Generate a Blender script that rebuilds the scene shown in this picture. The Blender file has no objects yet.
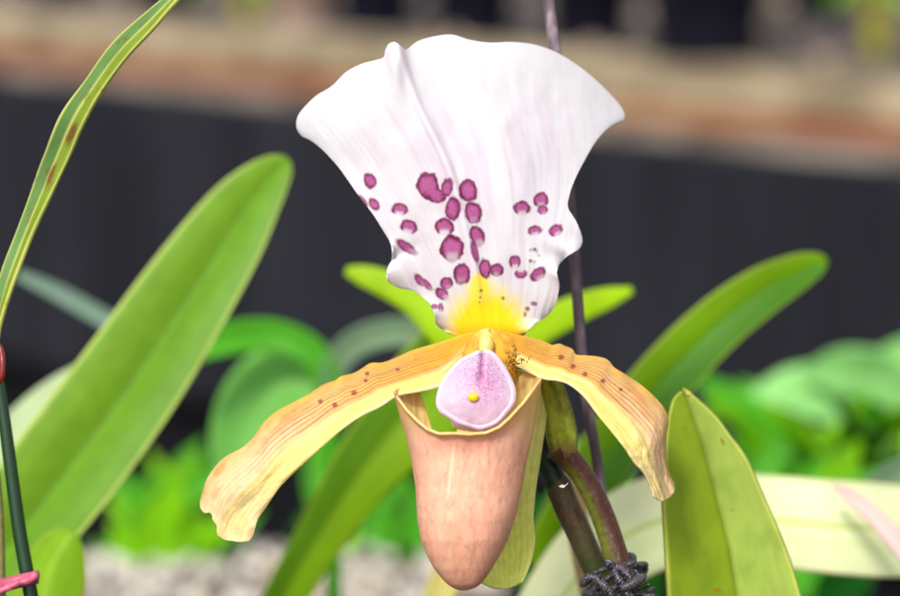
import bpy, math, random
import numpy as np
from mathutils import Matrix, Vector
random.seed(7); rng = np.random.default_rng(7)
scene = bpy.context.scene
COL = scene.collection
PI = math.pi

# ------------------------------------------------------------------ camera
CAM_Z = 1.0; PITCH = math.radians(-12.0); ROLL = math.radians(-1.6); FD = 0.5
F = 2500.0                                   # focal length in photo pixels (100 mm on 36 mm over 900 px)
R = (Matrix.Rotation(PI/2 + PITCH, 3, 'X') @ Matrix.Rotation(ROLL, 3, 'Z'))
RN = np.array(R); C0 = np.array([0., 0., CAM_Z])
cd = bpy.data.cameras.new('camera'); cam = bpy.data.objects.new('camera', cd); COL.objects.link(cam)
cam.location = C0; cam.rotation_euler = R.to_euler()
cd.lens = 100; cd.sensor_width = 36; cd.clip_start = 0.01; cd.clip_end = 400
cd.dof.use_dof = True; cd.dof.focus_distance = 0.494; cd.dof.aperture_fstop = 9.0; cd.dof.aperture_blades = 0
scene.camera = cam

def W(px, py, d):
    """photo pixel + depth (mm behind the flower's plane) -> world point array (...,3)"""
    px, py, d = np.broadcast_arrays(np.asarray(px, float), np.asarray(py, float), np.asarray(d, float))
    D = FD + d/1000.
    c = np.stack([(px-450)/F*D, (298-py)/F*D, -D], -1)
    return c @ RN.T + C0
def ray_plane(px, py, z):
    r = np.array([(px-450)/F, (298-py)/F, -1.]) @ RN.T
    return C0 + r*((z-CAM_Z)/r[2])

# ------------------------------------------------------------------ numeric helpers
def S(r, g, b):
    c = np.array([r, g, b], float)/255.
    return np.where(c <= .04045, c/12.92, ((c+.055)/1.055)**2.4)
def mix(a, b, t):
    t = np.asarray(t)[..., None]; return a*(1-t) + b*t
def ss(x, a, b):
    t = np.clip((x-a)/(b-a), 0, 1); return t*t*(3-2*t)
def hsh(i, j, s):
    n = (i.astype(np.int64)*374761393 + j.astype(np.int64)*668265263 + s*1442695041) & 0x7fffffff
    n = ((n ^ (n >> 13))*1274126177) & 0x7fffffff
    n = (n ^ (n >> 16)) & 0xffff
    return n/65535.
def vn(x, y, s=0):
    x, y = np.broadcast_arrays(np.asarray(x, float), np.asarray(y, float))
    i = np.floor(x); j = np.floor(y); fx = x-i; fy = y-j
    fx = fx*fx*(3-2*fx); fy = fy*fy*(3-2*fy)
    a = hsh(i, j, s); b = hsh(i+1, j, s); c = hsh(i, j+1, s); d = hsh(i+1, j+1, s)
    return (a*(1-fx)+b*fx)*(1-fy) + (c*(1-fx)+d*fx)*fy
def fbm(x, y, s=0, o=3):
    t = 0; a = .5; n = 0
    for k in range(o):
        t = t + a*vn(x*2**k, y*2**k, s+k*17); n += a; a *= .5
    return t/n
def crom(P, n, arclen=True):
    """Catmull-Rom through rows of P resampled at n points"""
    P = np.asarray(P, float)
    Q = np.vstack([2*P[0]-P[1], P, 2*P[-1]-P[-2]])
    out = []
    m = 12
    for k in range(len(P)-1):
        p0, p1, p2, p3 = Q[k:k+4]
        t = np.linspace(0, 1, m, endpoint=False)[:, None]
        out.append(.5*((2*p1)+(-p0+p2)*t+(2*p0-5*p1+4*p2-p3)*t*t+(-p0+3*p1-3*p2+p3)*t**3))
    out = np.vstack(out+[P[-1:]])
    if arclen:
        L = np.r_[0, np.cumsum(np.linalg.norm(np.diff(out[:, :2], axis=0), axis=1)+1e-9)]
    else:
        L = np.linspace(0, 1, len(out))
    t = np.linspace(0, L[-1], n)
    return np.stack([np.interp(t, L, out[:, k]) for k in range(P.shape[1])], -1)
def coons(left, right, base, tip, nu, nv):
    L = crom(left, nv); Rr = crom(right, nv); B = crom(base, nu); T = crom(tip, nu)
    u = np.linspace(0, 1, nu)[None, :, None]; v = np.linspace(0, 1, nv)[:, None, None]
    G = ((1-v)*B[None]+v*T[None]) + ((1-u)*L[:, None]+u*Rr[:, None])
    G -= (1-u)*(1-v)*B[0]+u*(1-v)*B[-1]+(1-u)*v*T[0]+u*v*T[-1]
    return G[..., 0], G[..., 1]
def dist_poly(px, py, poly):
    best = np.full(np.shape(px), 1e9); side = np.zeros(np.shape(px))
    poly = np.asarray(poly, float)
    for a, b in zip(poly[:-1], poly[1:]):
        d = b-a; L2 = (d**2).sum()
        t = np.clip(((px-a[0])*d[0]+(py-a[1])*d[1])/L2, 0, 1)
        dx = px-(a[0]+t*d[0]); dy = py-(a[1]+t*d[1]); dd = np.hypot(dx, dy)
        cr = d[0]*(py-a[1])-d[1]*(px-a[0])
        m = dd < best; best = np.where(m, dd, best); side = np.where(m, np.sign(cr), side)
    return best, side

# ------------------------------------------------------------------ objects
def tag(o, label=None, cat=None, group=None, kind=None):
    if label: o['label'] = label
    if cat: o['category'] = cat
    if group: o['group'] = group
    if kind: o['kind'] = kind
    return o
def empty(name, loc, label, cat, group=None):
    o = bpy.data.objects.new(name, None); o.location = loc; o.empty_display_size = .01
    COL.objects.link(o); return tag(o, label, cat, group)
def wpos(o):
    p = np.array(o.location)
    while o.parent: o = o.parent; p = p+np.array(o.location)
    return p
def mesh_obj(name, V, Fc, mat, parent=None, col=None, solid=0, sub=0, origin=None, smooth=True):
    V = np.asarray(V, float)
    if parent is not None: org = wpos(parent)
    else: org = V[0] if origin is None else np.asarray(origin, float)
    me = bpy.data.meshes.new(name)
    me.from_pydata((V-org).tolist(), [], [list(map(int, f)) for f in Fc]); me.update()
    if col is not None:
        a = me.color_attributes.new('Col', 'FLOAT_COLOR', 'POINT')
        c = np.ones((len(V), 4), np.float32); c[:, :3] = np.asarray(col).reshape(-1, 3)
        a.data.foreach_set('color', c.ravel())
    if smooth: me.polygons.foreach_set('use_smooth', [True]*len(me.polygons))
    me.materials.append(mat)
    o = bpy.data.objects.new(name, me); COL.objects.link(o)
    if parent is None: o.location = org
    else: o.parent = parent
    if solid:
        m = o.modifiers.new('thick', 'SOLIDIFY'); m.thickness = solid; m.offset = 0
    if sub:
        m = o.modifiers.new('sub', 'SUBSURF'); m.levels = sub; m.render_levels = sub
    return o
def gfaces(nv, nu, wrap=False):
    i = np.arange(nv-1)[:, None]*nu
    if wrap:
        j = np.arange(nu)[None]; j2 = (j+1) % nu
    else:
        j = np.arange(nu-1)[None]; j2 = j+1
    return np.stack([i+j, i+j2, i+nu+j2, i+nu+j], -1).reshape(-1, 4)
def grid_obj(name, P, col, mat, parent=None, solid=0, wrap=False, caps=False, origin=None):
    nv, nu = P.shape[:2]
    Fc = gfaces(nv, nu, wrap).tolist()
    V = P.reshape(-1, 3)
    if caps:
        Fc.append(list(range(nu))[::-1]); Fc.append([(nv-1)*nu+k for k in range(nu)])
    return mesh_obj(name, V, Fc, mat, parent, col, solid, origin=origin)
def sheet(name, px, py, d, col, mat, parent=None, solid=.0004, origin=None):
    return grid_obj(name, W(px, py, d), col, mat, parent, solid, origin=origin)

def tube_np(P, rad, nr=20, ribs=None):
    """P (n,3) world pts, rad (n,) or (n,nr)"""
    P = np.asarray(P, float); n = len(P)
    T = np.gradient(P, axis=0); T /= np.linalg.norm(T, axis=1)[:, None]+1e-12
    N = np.zeros_like(P)
    up = np.array([0.13, -1, 0.21]) if abs(T[0] @ np.array([0, 1, 0])) < .9 else np.array([1., 0, 0])
    v = up-T[0]*(up@T[0]); N[0] = v/np.linalg.norm(v)
    for k in range(1, n):
        v = N[k-1]-T[k]*(N[k-1]@T[k]); N[k] = v/np.linalg.norm(v)
    B = np.cross(T, N)
    a = np.linspace(0, 2*PI, nr, endpoint=False)
    rad = np.asarray(rad, float)
    if rad.ndim == 0: rad = np.full(n, float(rad))
    if rad.ndim == 1: rad = np.repeat(rad[:, None], nr, 1)
    return P[:, None]+rad[..., None]*(np.cos(a)[None, :, None]*N[:, None]+np.sin(a)[None, :, None]*B[:, None])
def tube(name, pts, mat, parent=None, n=80, nr=20, colf=None, radf=None, closed_tip=True, origin=None):
    """pts rows (px,py,dmm,r_px)"""
    Q = crom(pts, n)
    P = W(Q[:, 0], Q[:, 1], Q[:, 2]); r = Q[:, 3]/F*(FD+Q[:, 2]/1000)
    if closed_tip:
        t = np.linspace(0, 1, n)
    rr = np.repeat(r[:, None], nr, 1)
    t = np.linspace(0, 1, n)[:, None]; a = np.linspace(0, 2*PI, nr, endpoint=False)[None]
    if radf is not None: rr = rr*radf(t, a)
    G = tube_np(P, rr, nr)
    col = None
    if colf is not None: col = colf(t+0*a, a+0*t, Q)
    return grid_obj(name, G, col, mat, parent, 0, wrap=True, caps=True, origin=origin)

def ribbon(name, pts, mat, parent=None, colf=None, nu=17, nv=70, fold=.25, arch=0., tilt=0., solid=.0008, wave=0., origin=None, seed=0):
    """strap leaf: rows (px,py,dmm,halfwidth_px); fold>0 sinks the midrib away from the camera"""
    Q = crom(pts, nv)
    D = FD+Q[:, 2]/1000
    c = np.stack([(Q[:, 0]-450)/F*D, (298-Q[:, 1])/F*D, -D], -1)
    T = np.gradient(c, axis=0); T /= np.linalg.norm(T, axis=1)[:, None]
    z = np.array([0, 0, 1.])
    pr = np.cross(T, z); pr /= np.linalg.norm(pr, axis=1)[:, None]
    nn = np.cross(pr, T)
    tl = np.radians(tilt) if np.isscalar(tilt) else np.radians(np.interp(np.linspace(0, 1, nv), np.linspace(0, 1, len(tilt)), tilt))[:, None]
    A = pr*np.cos(tl)+nn*np.sin(tl); Nn = -pr*np.sin(tl)+nn*np.cos(tl)
    hw = Q[:, 3]/F*D
    u = np.linspace(-1, 1, nu); t = np.linspace(0, 1, nv)
    uu, tt = np.meshgrid(u, t)
    au = np.sqrt(uu*uu+.01)
    lift = fold*(au-.1)+arch*(-(uu**2)) + wave*np.sin(tt*19+uu*2+seed)*np.abs(uu)
    P = c[:, None]+A[:, None]*(uu*hw[:, None])[..., None]+Nn[:, None]*(lift*hw[:, None])[..., None]
    P = P @ RN.T + C0
    col = colf(uu, tt, seed) if colf else None
    return grid_obj(name, P, col, mat, parent, solid, origin=origin)

# ------------------------------------------------------------------ materials
def new_mat(name):
    m = bpy.data.materials.new(name); m.use_nodes = True
    nt = m.node_tree; nt.nodes.clear()
    return m, nt, nt.nodes, nt.links
def mat_tissue(name, rough=.5, trans=.25, spec=.4, bump=.1, bscale=900, streak=None, sheen=0, var=.06, base=None, coat=0, tcol=None, sat=1.0):
    """organic tissue: colour from the mesh's own pigment attribute (or base), fine noise, bump, light passing through"""
    m, nt, N, L = new_mat(name)
    out = N.new('ShaderNodeOutputMaterial'); b = N.new('ShaderNodeBsdfPrincipled')
    if base is None:
        at = N.new('ShaderNodeAttribute'); at.attribute_name = 'Col'; csrc = at.outputs['Color']
    else:
        rg = N.new('ShaderNodeRGB'); rg.outputs[0].default_value = (*base, 1); csrc = rg.outputs[0]
    tc = N.new('ShaderNodeTexCoord')
    no = N.new('ShaderNodeTexNoise'); no.inputs['Scale'].default_value = bscale*.35; no.inputs['Detail'].default_value = 4
    L.new(tc.outputs['Object'], no.inputs['Vector'])
    mr = N.new('ShaderNodeMapRange'); mr.inputs['To Min'].default_value = 1-var*2; mr.inputs['To Max'].default_value = 1+var*2
    mr.inputs['From Min'].default_value = .25; mr.inputs['From Max'].default_value = .75
    L.new(no.outputs['Fac'], mr.inputs['Value'])
    vm = N.new('ShaderNodeVectorMath'); vm.operation = 'SCALE'
    L.new(csrc, vm.inputs[0]); L.new(mr.outputs[0], vm.inputs['Scale'])
    L.new(vm.outputs[0], b.inputs['Base Color'])
    b.inputs['Roughness'].default_value = rough; b.inputs['Specular IOR Level'].default_value = spec
    b.inputs['Sheen Weight'].default_value = sheen; b.inputs['Coat Weight'].default_value = coat; b.inputs['Coat Roughness'].default_value = .25
    if bump:
        n2 = N.new('ShaderNodeTexNoise'); n2.inputs['Scale'].default_value = bscale; n2.inputs['Detail'].default_value = 3
        L.new(tc.outputs['Object'], n2.inputs['Vector'])
        bp = N.new('ShaderNodeBump'); bp.inputs['Strength'].default_value = bump; bp.inputs['Distance'].default_value = .0004
        L.new(n2.outputs['Fac'], bp.inputs['Height']); L.new(bp.outputs[0], b.inputs['Normal'])
    if trans:
        t = N.new('ShaderNodeBsdfTranslucent'); mx = N.new('ShaderNodeMixShader'); mx.inputs[0].default_value = trans
        hs = N.new('ShaderNodeHueSaturation'); hs.inputs['Saturation'].default_value = 1.15; hs.inputs['Value'].default_value = 1.25
        L.new(vm.outputs[0], hs.inputs['Color']); L.new(hs.outputs[0], t.inputs['Color'])
        L.new(b.outputs[0], mx.inputs[1]); L.new(t.outputs[0], mx.inputs[2]); L.new(mx.outputs[0], out.inputs[0])
    else: L.new(b.outputs[0], out.inputs[0])
    return m
def mat_noise(name, c1, c2, scale=20, rough=.8, detail=6, bump=.3, bdist=.002, c3=None, metallic=0, spec=.3, stretch=(1, 1, 1), lo=.35, hi=.65):
    m, nt, N, L = new_mat(name)
    out = N.new('ShaderNodeOutputMaterial'); b = N.new('ShaderNodeBsdfPrincipled')
    tc = N.new('ShaderNodeTexCoord'); mp = N.new('ShaderNodeMapping'); mp.inputs['Scale'].default_value = stretch
    no = N.new('ShaderNodeTexNoise'); no.inputs['Scale'].default_value = scale; no.inputs['Detail'].default_value = detail
    L.new(tc.outputs['Object'], mp.inputs[0]); L.new(mp.outputs[0], no.inputs['Vector'])
    cr = N.new('ShaderNodeValToRGB'); e = cr.color_ramp.elements
    e[0].position = lo; e[0].color = (*c1, 1); e[1].position = hi; e[1].color = (*c2, 1)
    if c3 is not None:
        k = cr.color_ramp.elements.new((lo+hi)/2); k.color = (*c3, 1)
    L.new(no.outputs['Fac'], cr.inputs[0]); L.new(cr.outputs[0], b.inputs['Base Color'])
    b.inputs['Roughness'].default_value = rough; b.inputs['Metallic'].default_value = metallic; b.inputs['Specular IOR Level'].default_value = spec
    if bump:
        bp = N.new('ShaderNodeBump'); bp.inputs['Strength'].default_value = bump; bp.inputs['Distance'].default_value = bdist
        L.new(no.outputs['Fac'], bp.inputs['Height']); L.new(bp.outputs[0], b.inputs['Normal'])
    L.new(b.outputs[0], out.inputs[0])
    return m

M_sepal = mat_tissue('white_sepal', rough=.55, trans=.22, spec=.3, bump=.12, bscale=1400, sheen=.1, var=.012)
M_petal = mat_tissue('petal', rough=.42, trans=.22, spec=.45, bump=.25, bscale=1500, var=.05)
M_pouch = mat_tissue('pouch', rough=.36, trans=.25, spec=.5, bump=.15, bscale=1300, var=.03, coat=.12)
M_shield = mat_tissue('shield', rough=.42, trans=.15, spec=.4, bump=.1, bscale=2200, var=.05)
M_knob = mat_tissue('knob', rough=.35, trans=.05, spec=.5, bump=.1, base=S(240, 200, 10))
M_white = mat_tissue('white_tissue', rough=.4, trans=.2, bump=.05, base=S(240, 236, 228))
M_hair = mat_tissue('hair', rough=.5, trans=0, bump=0, base=S(150, 90, 20))
M_leaf = mat_tissue('leaf', rough=.5, trans=.25, spec=.22, bump=.12, bscale=500, var=.05)
M_leaf_far = mat_tissue('far_leaf', rough=.5, trans=.35, spec=.2, bump=0, bscale=60, var=.15)
M_stalk = mat_tissue('stalk', rough=.5, trans=0, spec=.3, bump=.35, bscale=2200, var=.14, sheen=.06)
M_wire = mat_noise('tie_wire', S(22, 20, 26), S(92, 86, 94), scale=1500, rough=.42, bump=.4, bdist=.0003, metallic=.35, spec=.5)
M_rod = mat_noise('rod_metal', S(78, 62, 70), S(156, 142, 148), scale=420, rough=.6, bump=.3, bdist=.0002, stretch=(1, 1, .4), c3=S(104, 88, 96), lo=.3, hi=.75)
M_stake = mat_tissue('dark_green_plastic', rough=.35, trans=0, spec=.5, bump=.05, base=S(12, 48, 22))
M_tie = mat_tissue('pink_tie', rough=.4, trans=.2, spec=.5, bump=.5, bscale=700, var=.2, base=S(196, 92, 120))
M_red = mat_tissue('red_clip', rough=.35, trans=0, spec=.5, bump=.05, base=S(116, 22, 14))

# ================================================================== THE ORCHID
base_pt = W(690, 1110, 8)
orchid = empty('slipper_orchid', base_pt, 'white hooded slipper orchid with purple spots, peach pouch and drooping ochre petals', 'orchid flower')

# ---- dorsal sepal
left = [(446, 332), (436, 323), (435, 314), (430.6, 305), (421.5, 296), (412.5, 290), (400.4, 287.7), (391.3, 283.8), (387.4, 277.8), (388.3, 270), (392, 264), (393, 253.6), (391, 243), (385, 232.5), (373, 214), (358.5, 195), (340.4, 169), (324.3, 151), (312, 141), (304, 137), (299.5, 133)]
tipe = [(299.5, 133), (297, 127), (297.5, 119), (302, 110.6), (316, 96.5), (332, 86.5), (346.5, 72.4), (362.6, 64), (376.7, 60.3), (384, 57.5), (386, 50), (389.5, 44), (394.8, 42.5), (401, 47), (405.7, 50), (419, 41), (439, 36), (453, 35.3), (469, 40), (489, 43), (513.6, 42.5), (538, 46), (562, 56), (586, 72.4), (606, 90.5), (619, 105), (624, 114), (623.5, 120)]
right = [(521, 336), (527, 332), (536, 323), (548, 314), (556, 302), (559, 287), (556.8, 275), (559, 264), (569.5, 255), (578.6, 249), (581.6, 240), (576, 225.4), (568, 213), (567.5, 201), (574, 181), (584, 161), (596, 141), (610, 126.7), (623.5, 120)]
bse = [(446, 332), (465, 338), (487, 342), (508, 340), (521, 336)]
nu, nv = 420, 420
px, py = coons(left, right, bse, tipe, nu, nv)
mid = crom([(398, 46), (407, 75), (418, 105), (432, 133), (447, 165), (458, 200), (466, 235), (474, 268), (484, 335)], 40)
dm, sd = dist_poly(px, py, mid)
U, V_ = np.meshgrid(np.linspace(0, 1, nu), np.linspace(0, 1, nv))
hgt = np.clip((335-py)/290, 0, 1.05)
midx = np.interp(py, mid[:, 1], mid[:, 0])
rel = (px-midx)/165.
d = 5 - 15*hgt*(1-hgt)*1.1 - 5*hgt**2                # leans over like a hood, bulging
d += 9*rel**2*ss(hgt, .1, .6) + 3.*rel**2
d += np.where(sd > 0, -.0, 0)
d += -.75*np.exp(-(dm/4)**2)*ss(hgt, 0, .25)          # raised midrib
d += 1.5*np.exp(-((px-midx-24)/24)**2)*ss(hgt, .25, .8)     # hollow beside the rib
d += -2.6*np.exp(-(((px-396)/9)**2+((py-52)/34)**2))          # pinched apex
edge = np.minimum(U, 1-U)
lowm = ss(py, 215, 262)
d += lowm*1.7*np.sin(V_*37+U*2+1.5*np.sin(V_*17))*np.exp(-edge/.07)         # crimped lower margins
d += 3.0*np.exp(-(1-V_)/.10)*(1-.6*np.exp(-((px-400)/40)**2))     # top margin rolls back
d += .55*(fbm(px/50, py/65, 3)-.5)*2
d += .12*(fbm((px-midx)/(.3+.7*hgt)/13, py/90, 33)-.5)*2
white = S(210, 207, 210)
col = np.broadcast_to(white, px.shape+(3,)).copy()
fan = (px-midx)/(.35+.65*hgt)
st = fbm(fan/11+.6*fbm(px/40, py/40, 2), py/90, 11)
pink = S(192, 164, 190)
pm = np.exp(-(((px-midx-4)/34)**2))*ss(hgt, .35, .55)*(1-ss(hgt, .72, .95))
pm += .7*np.exp(-(((px-530)/45)**2+((py-150)/50)**2)) + .35*np.exp(-(((px-365)/25)**2+((py-160)/40)**2))+.35*ss(py, 180, 240)
col = mix(col, pink, np.clip(pm*(.1+.8*ss(st, .35, .85)), 0, .36))
col = mix(col, S(238, 212, 232), .45*np.exp(-(dm/2.2)**2)*ss(hgt, .1, .3))
# yellow base
an = np.arctan2(px-487, 345-py); rr = np.hypot((px-487)/50, (345-py)/66)
yl = 1-ss(rr+.30*(fbm(an*9, rr*1.5, 5)-.5)+.04*np.abs(an), .6, 1.12)
yl = np.maximum(yl, .9*(1-ss(np.hypot((px-480)/12, (py-292)/22)+.2*(fbm(px/4, py/12, 8)-.5), .6, 1.15)))
col = mix(col, S(236, 214, 20), np.clip(yl, 0, 1))
col = mix(col, S(216, 200, 30), np.clip(yl, 0, 1)*.35*ss(fbm((px-487)/(2+.04*(345-py)), py/40, 9), .5, .8))
col = mix(col, S(206, 120, 10), .5*ss(py, 318, 338)*np.clip(yl, 0, 1))
spots = [(370.2, 180.8, 5.5, 7.5, -25, 0), (363, 201.7, 3, 7.5, -35, 0), (374.4, 204.4, 4.3, 6.5, -35, 0), (400, 209.4, 8, 5.5, 8, .8), (409, 226.7, 8.5, 6.6, 15, .8), (406.7, 247, 4.6, 11.5, -55, .3),
 (428, 186, 10.5, 13, -10, 0), (436.5, 196, 9.5, 7, 10, 0), (447.4, 187.5, 5.6, 9, 12, 0), (453, 209, 7, 11, 0, 0), (444.5, 226.3, 9, 8, 0, .9), (452.4, 248, 11, 12, 0, .55), (462, 273.6, 8, 10, 5, .25),
 (468, 191, 8.6, 10.2, -15, 0), (472.6, 213, 8, 10.5, -10, .2), (477, 236, 7.2, 10, -20, .5), (474.6, 252, 3.3, 11, -14, 0), (484.7, 268.7, 5.6, 9.5, -8, 0), (496.4, 270, 6, 6.2, 0, .4),
 (446.6, 283, 6.2, 6, -25, .3), (442, 293.8, 5, 7, -50, .6), (420, 280, 3.6, 7, -40, .2), (427.5, 284.5, 3, 7, -38, .2), (434.5, 306.5, 3.2, 2.6, 0, 0), (440.4, 307.5, 2.6, 4, 0, .5),
 (521.5, 208.3, 7.6, 6.6, -5, .8), (540.8, 200, 7, 7.2, 0, .5), (542.5, 210, 4.6, 5, -20, .4), (534.5, 230.4, 6.6, 4.6, -10, .7), (555.6, 230.7, 6.8, 5, -35, .6), (515, 261.8, 5.5, 6.6, 0, .8), (520.6, 273.5, 6, 4, 0, -.9),
 (537.8, 274, 8.4, 5.5, -35, .5), (534, 303.5, 2.8, 2, 0, 0), (527.4, 308.6, 2.2, 2, 0, 0), (525, 314, 1.2, 2.2, 0, 0)]
a_tot = np.zeros(px.shape); rim_t = np.ones(px.shape)*9
for k, (cx, cy, rx, ry, rot, op) in enumerate(spots):
    ro = math.radians(rot); dx = px-cx; dy = py-cy
    x = (dx*math.cos(ro)+dy*math.sin(ro))/rx; y = (-dx*math.sin(ro)+dy*math.cos(ro))/ry
    r = np.hypot(x, y); th = np.arctan2(y, x)
    r = r*.90*(1+.16*(fbm(np.cos(th)*1.3+k*3.1, np.sin(th)*1.3+k*1.7, 21)-.5)*2)+.16*(fbm(px/3.2, py/3.2, 4, 2)-.5)
    soft = 1.9/min(rx, ry)
    a = 1-ss(r, 1-soft*.6, 1+soft*.5)
    if op: a = a*(1-abs(op)*ss(y*np.sign(op), .1, .75)*(1-ss(np.abs(x), .3, .75)))
    m = r < rim_t; rim_t = np.where(m, r, rim_t)
    a_tot = np.maximum(a_tot, a)
for k in range(9):                                                     # ring of dots
    t = k*.7; cx = 533.3+5.5*math.cos(t)*(1+.2*math.sin(3*t)); cy = 255.5+6.3*math.sin(t)
    if k not in (1, 4, 5): a_tot = np.maximum(a_tot, (.45+.4*(k%2))*(1-ss(np.hypot(px-cx, py-cy)+.9*fbm(px/1.5, py/1.5, 3), 1.2, 3.2)))
mott = fbm(px/3.2, py/3.2, 31)
scol = mix(np.broadcast_to(S(166, 82, 136), px.shape+(3,)), S(102, 6, 62), np.clip(ss(rim_t, .4, .92)+.9*(mott-.5)+.35*(fbm(fan/1.6, py/9, 44)-.5), 0, 1))
col = mix(col, scol, a_tot)
for (cx, cy, r) in [(480.7, 290.5, 1.6), (503, 298, 1.7), (480, 297, 1.), (479.4, 302, .8)]:
    col = mix(col, S(90, 60, 10), .8*(1-ss(np.hypot(px-cx, py-cy), r*.5, r*1.4)))
grid_obj('dorsal_sepal', W(px, py, d), col, M_sepal, orchid, .00035)

# ---- petals
def petal(top, bot, bs, tp, dfun, cfun, name='petal'):
    nu, nv = 130, 420
    px, py = coons(top, bot, bs, tp, nu, nv)
    U, V = np.meshgrid(np.linspace(0, 1, nu), np.linspace(0, 1, nv))
    return sheet(name, px, py, dfun(px, py, U, V), cfun(px, py, U, V), M_petal, orchid, .0003)
def petal_col(px, py, U, V, spots, flip):
    gold = S(214, 154, 34); och = S(216, 172, 96); pale = S(228, 214, 124); peach = S(230, 194, 148); cream = S(228, 206, 156)
    wob = U+.04*(fbm(V*6, U*3, 2)-.5)
    c = mix(np.broadcast_to(gold, px.shape+(3,)), och, ss(V, .05, .5))
    c = mix(c, peach, ss(V, .35, .85)*ss(U, .05, .3))
    c = mix(c, S(230, 176, 60), (1-ss(U, .0, .12))*(1-ss(V, .45, .9)))
    c = mix(c, pale, ss(wob, .46, .70)*(1-.45*ss(V, .7, 1)))
    c = mix(c, S(232, 226, 180), ss(wob, .84, .97)*(1-ss(V, .3, .6))*.8)
    c = mix(c, cream, .7*ss(V, .6, .95)*ss(fbm(U*5, V*14, 6), .25, .7))
    # parallel veins
    vv = wob*14+.9*(fbm(V*5, U*6, 9)-.5)
    ln = np.abs(vv-np.round(vv)); vein = np.exp(-(ln/.13)**2)
    vm = np.exp(-((wob-.40)/.19)**4)*ss(V, .04, .2)*(1-.75*ss(V, .62, .85))
    c = mix(c, S(142, 66, 52), np.clip(vein*vm*(.2+1.1*fbm(V*7, U*14, 29)), 0, .7))
    c = mix(c, S(176, 104, 50), .5*np.exp(-((wob-.52)/.035)**2)*(1-ss(V, .5, .8)))
    c = mix(c, S(196, 164, 84), .42*vein*ss(wob, .55, .65)*ss(fbm(V*6, U*9, 51), .3, .6))
    c = mix(c, S(196, 170, 76), .6*np.exp(-((wob-.60)/.025)**2)*ss(V, .55, .8))
    fine = fbm(wob*34, V*30, 14)
    c = mix(c, c*.86, ss(fine, .5, .8)*.5)
    fv = wob*38+.6*(fbm(V*9, U*9, 19)-.5); c = mix(c, c*.84, .45*np.exp(-((fv-np.round(fv))/.2)**2))
    c = mix(c, S(150, 70, 40), .5*ss(fbm(px/2.2, py/2.2, 37), .76, .86)*(1-ss(U, .3, .5))*(1-ss(V, .6, .8)))
    c = mix(c, S(206, 138, 70), .55*ss(fbm(U*7+3, V*16, 16), .52, .75)*(1-ss(U, .2, .5))*ss(V, .3, .6))
    for (cx, cy, r) in spots:
        q = np.hypot(px-cx, (py-cy)*1.1)+1.2*(fbm(px/2, py/2, 3)-.5)
        c = mix(c, S(140, 44, 40), .85*(1-ss(q, r*.5, r*1.35)))
    return c
topL = [(486, 331), (466, 334), (440, 342.7), (415, 350), (394, 359), (382, 363), (371, 363.5), (362.5, 368.7), (354, 373.5), (341.5, 376.5), (335, 381), (322.6, 385.5), (310, 394), (293, 403), (278.6, 410.7), (264, 423), (253.4, 438), (243, 447.6), (226, 457), (215.7, 467), (207, 480), (202, 494.6)]
tipL = [(202, 494.6), (200.5, 503), (201.3, 509), (205, 513), (210, 512.8), (212.5, 516), (213, 520), (217, 526), (217.5, 534.4), (224, 539.4), (232, 541), (240, 542), (249, 540.7)]
botL = [(480, 352), (470, 361), (458, 372), (448, 384), (432, 389), (419, 391.8), (398, 396), (381, 406.5), (360, 417), (339.4, 431.6), (318, 450.5), (297.4, 469.4), (280.7, 486), (266, 507), (257.6, 519.7), (253.4, 534.4), (249, 540.7)]
def dL(px, py, U, V):
    d = 1-9*np.sin(V*1.9)+6*ss(V, .6, 1.)
    d += 9*(1-U)**2*ss(V, .0, .25)*(1-.55*ss(V, .6, .9))-5*np.sin(U*PI)*.35 - 2.2*ss(U, .7, 1)
    d += 1.5*np.sin(V*52)*np.exp(-U/.10)*ss(V, .2, .3)*(1-ss(V, .62, .7))
    d += .5*np.sin(U*8+V*9)*ss(V, .7, 1)
    d += .05*np.sin(U*2*PI*7+3*fbm(U*3,V*4,5))*ss(V, .05, .2)
    d += .35*(fbm(U*9, V*20, 4)-.5)*ss(V, .55, .85)*2
    return d
petal(topL, botL, [(486, 331), (484, 341), (480, 352)], tipL, dL,
      lambda a, b, u, v: petal_col(a, b, u, v, [(367.3, 374, 2.6), (366, 381, 2.2), (354.3, 393.5, 3), (321, 402, 2.8), (335, 405.5, 3), (397.8, 370, 2.2)], 0))
topR = [(484, 331), (497, 331), (510, 333.5), (527, 337.5), (543.7, 342), (552, 345.5), (559, 344.3), (565, 346.5), (572, 349.6), (576, 355), (587, 356), (597, 357), (607, 360), (614, 367.7), (624, 374), (641, 385.5), (654, 397), (664, 409), (668, 421), (665.6, 437.4), (665, 454), (668, 471), (674, 484)]
tipR = [(674, 484), (674, 491), (671, 496), (666, 499.5), (661, 501), (656, 498.5), (653, 496)]
botR = [(490, 350), (503, 358), (517, 366), (530, 373), (544, 379), (559, 381), (570.5, 385.5), (584, 397), (597, 414), (611, 431), (624, 447.5), (634, 462.6), (644, 474), (651, 488), (653, 496)]
def dR(px, py, U, V):
    d = 1-10*np.sin(V*1.8)+3*ss(V, .7, 1.)
    d += 8*(1-U)**2*ss(V, .0, .25)-5*np.sin(U*PI)*.35 - 2.2*ss(U, .7, 1)
    d += 1.4*np.sin(V*44+1)*np.exp(-U/.10)*ss(V, .2, .3)*(1-ss(V, .6, .7))
    d += 3.0*np.exp(-((U-.42)/.16)**2)*ss(V, .78, .98)
    d += .05*np.sin(U*2*PI*7+3*fbm(U*3,V*4,5))*ss(V, .05, .2)
    d += .5*(fbm(U*9, V*22, 7)-.5)*ss(V, .5, .85)*2
    return d
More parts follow.
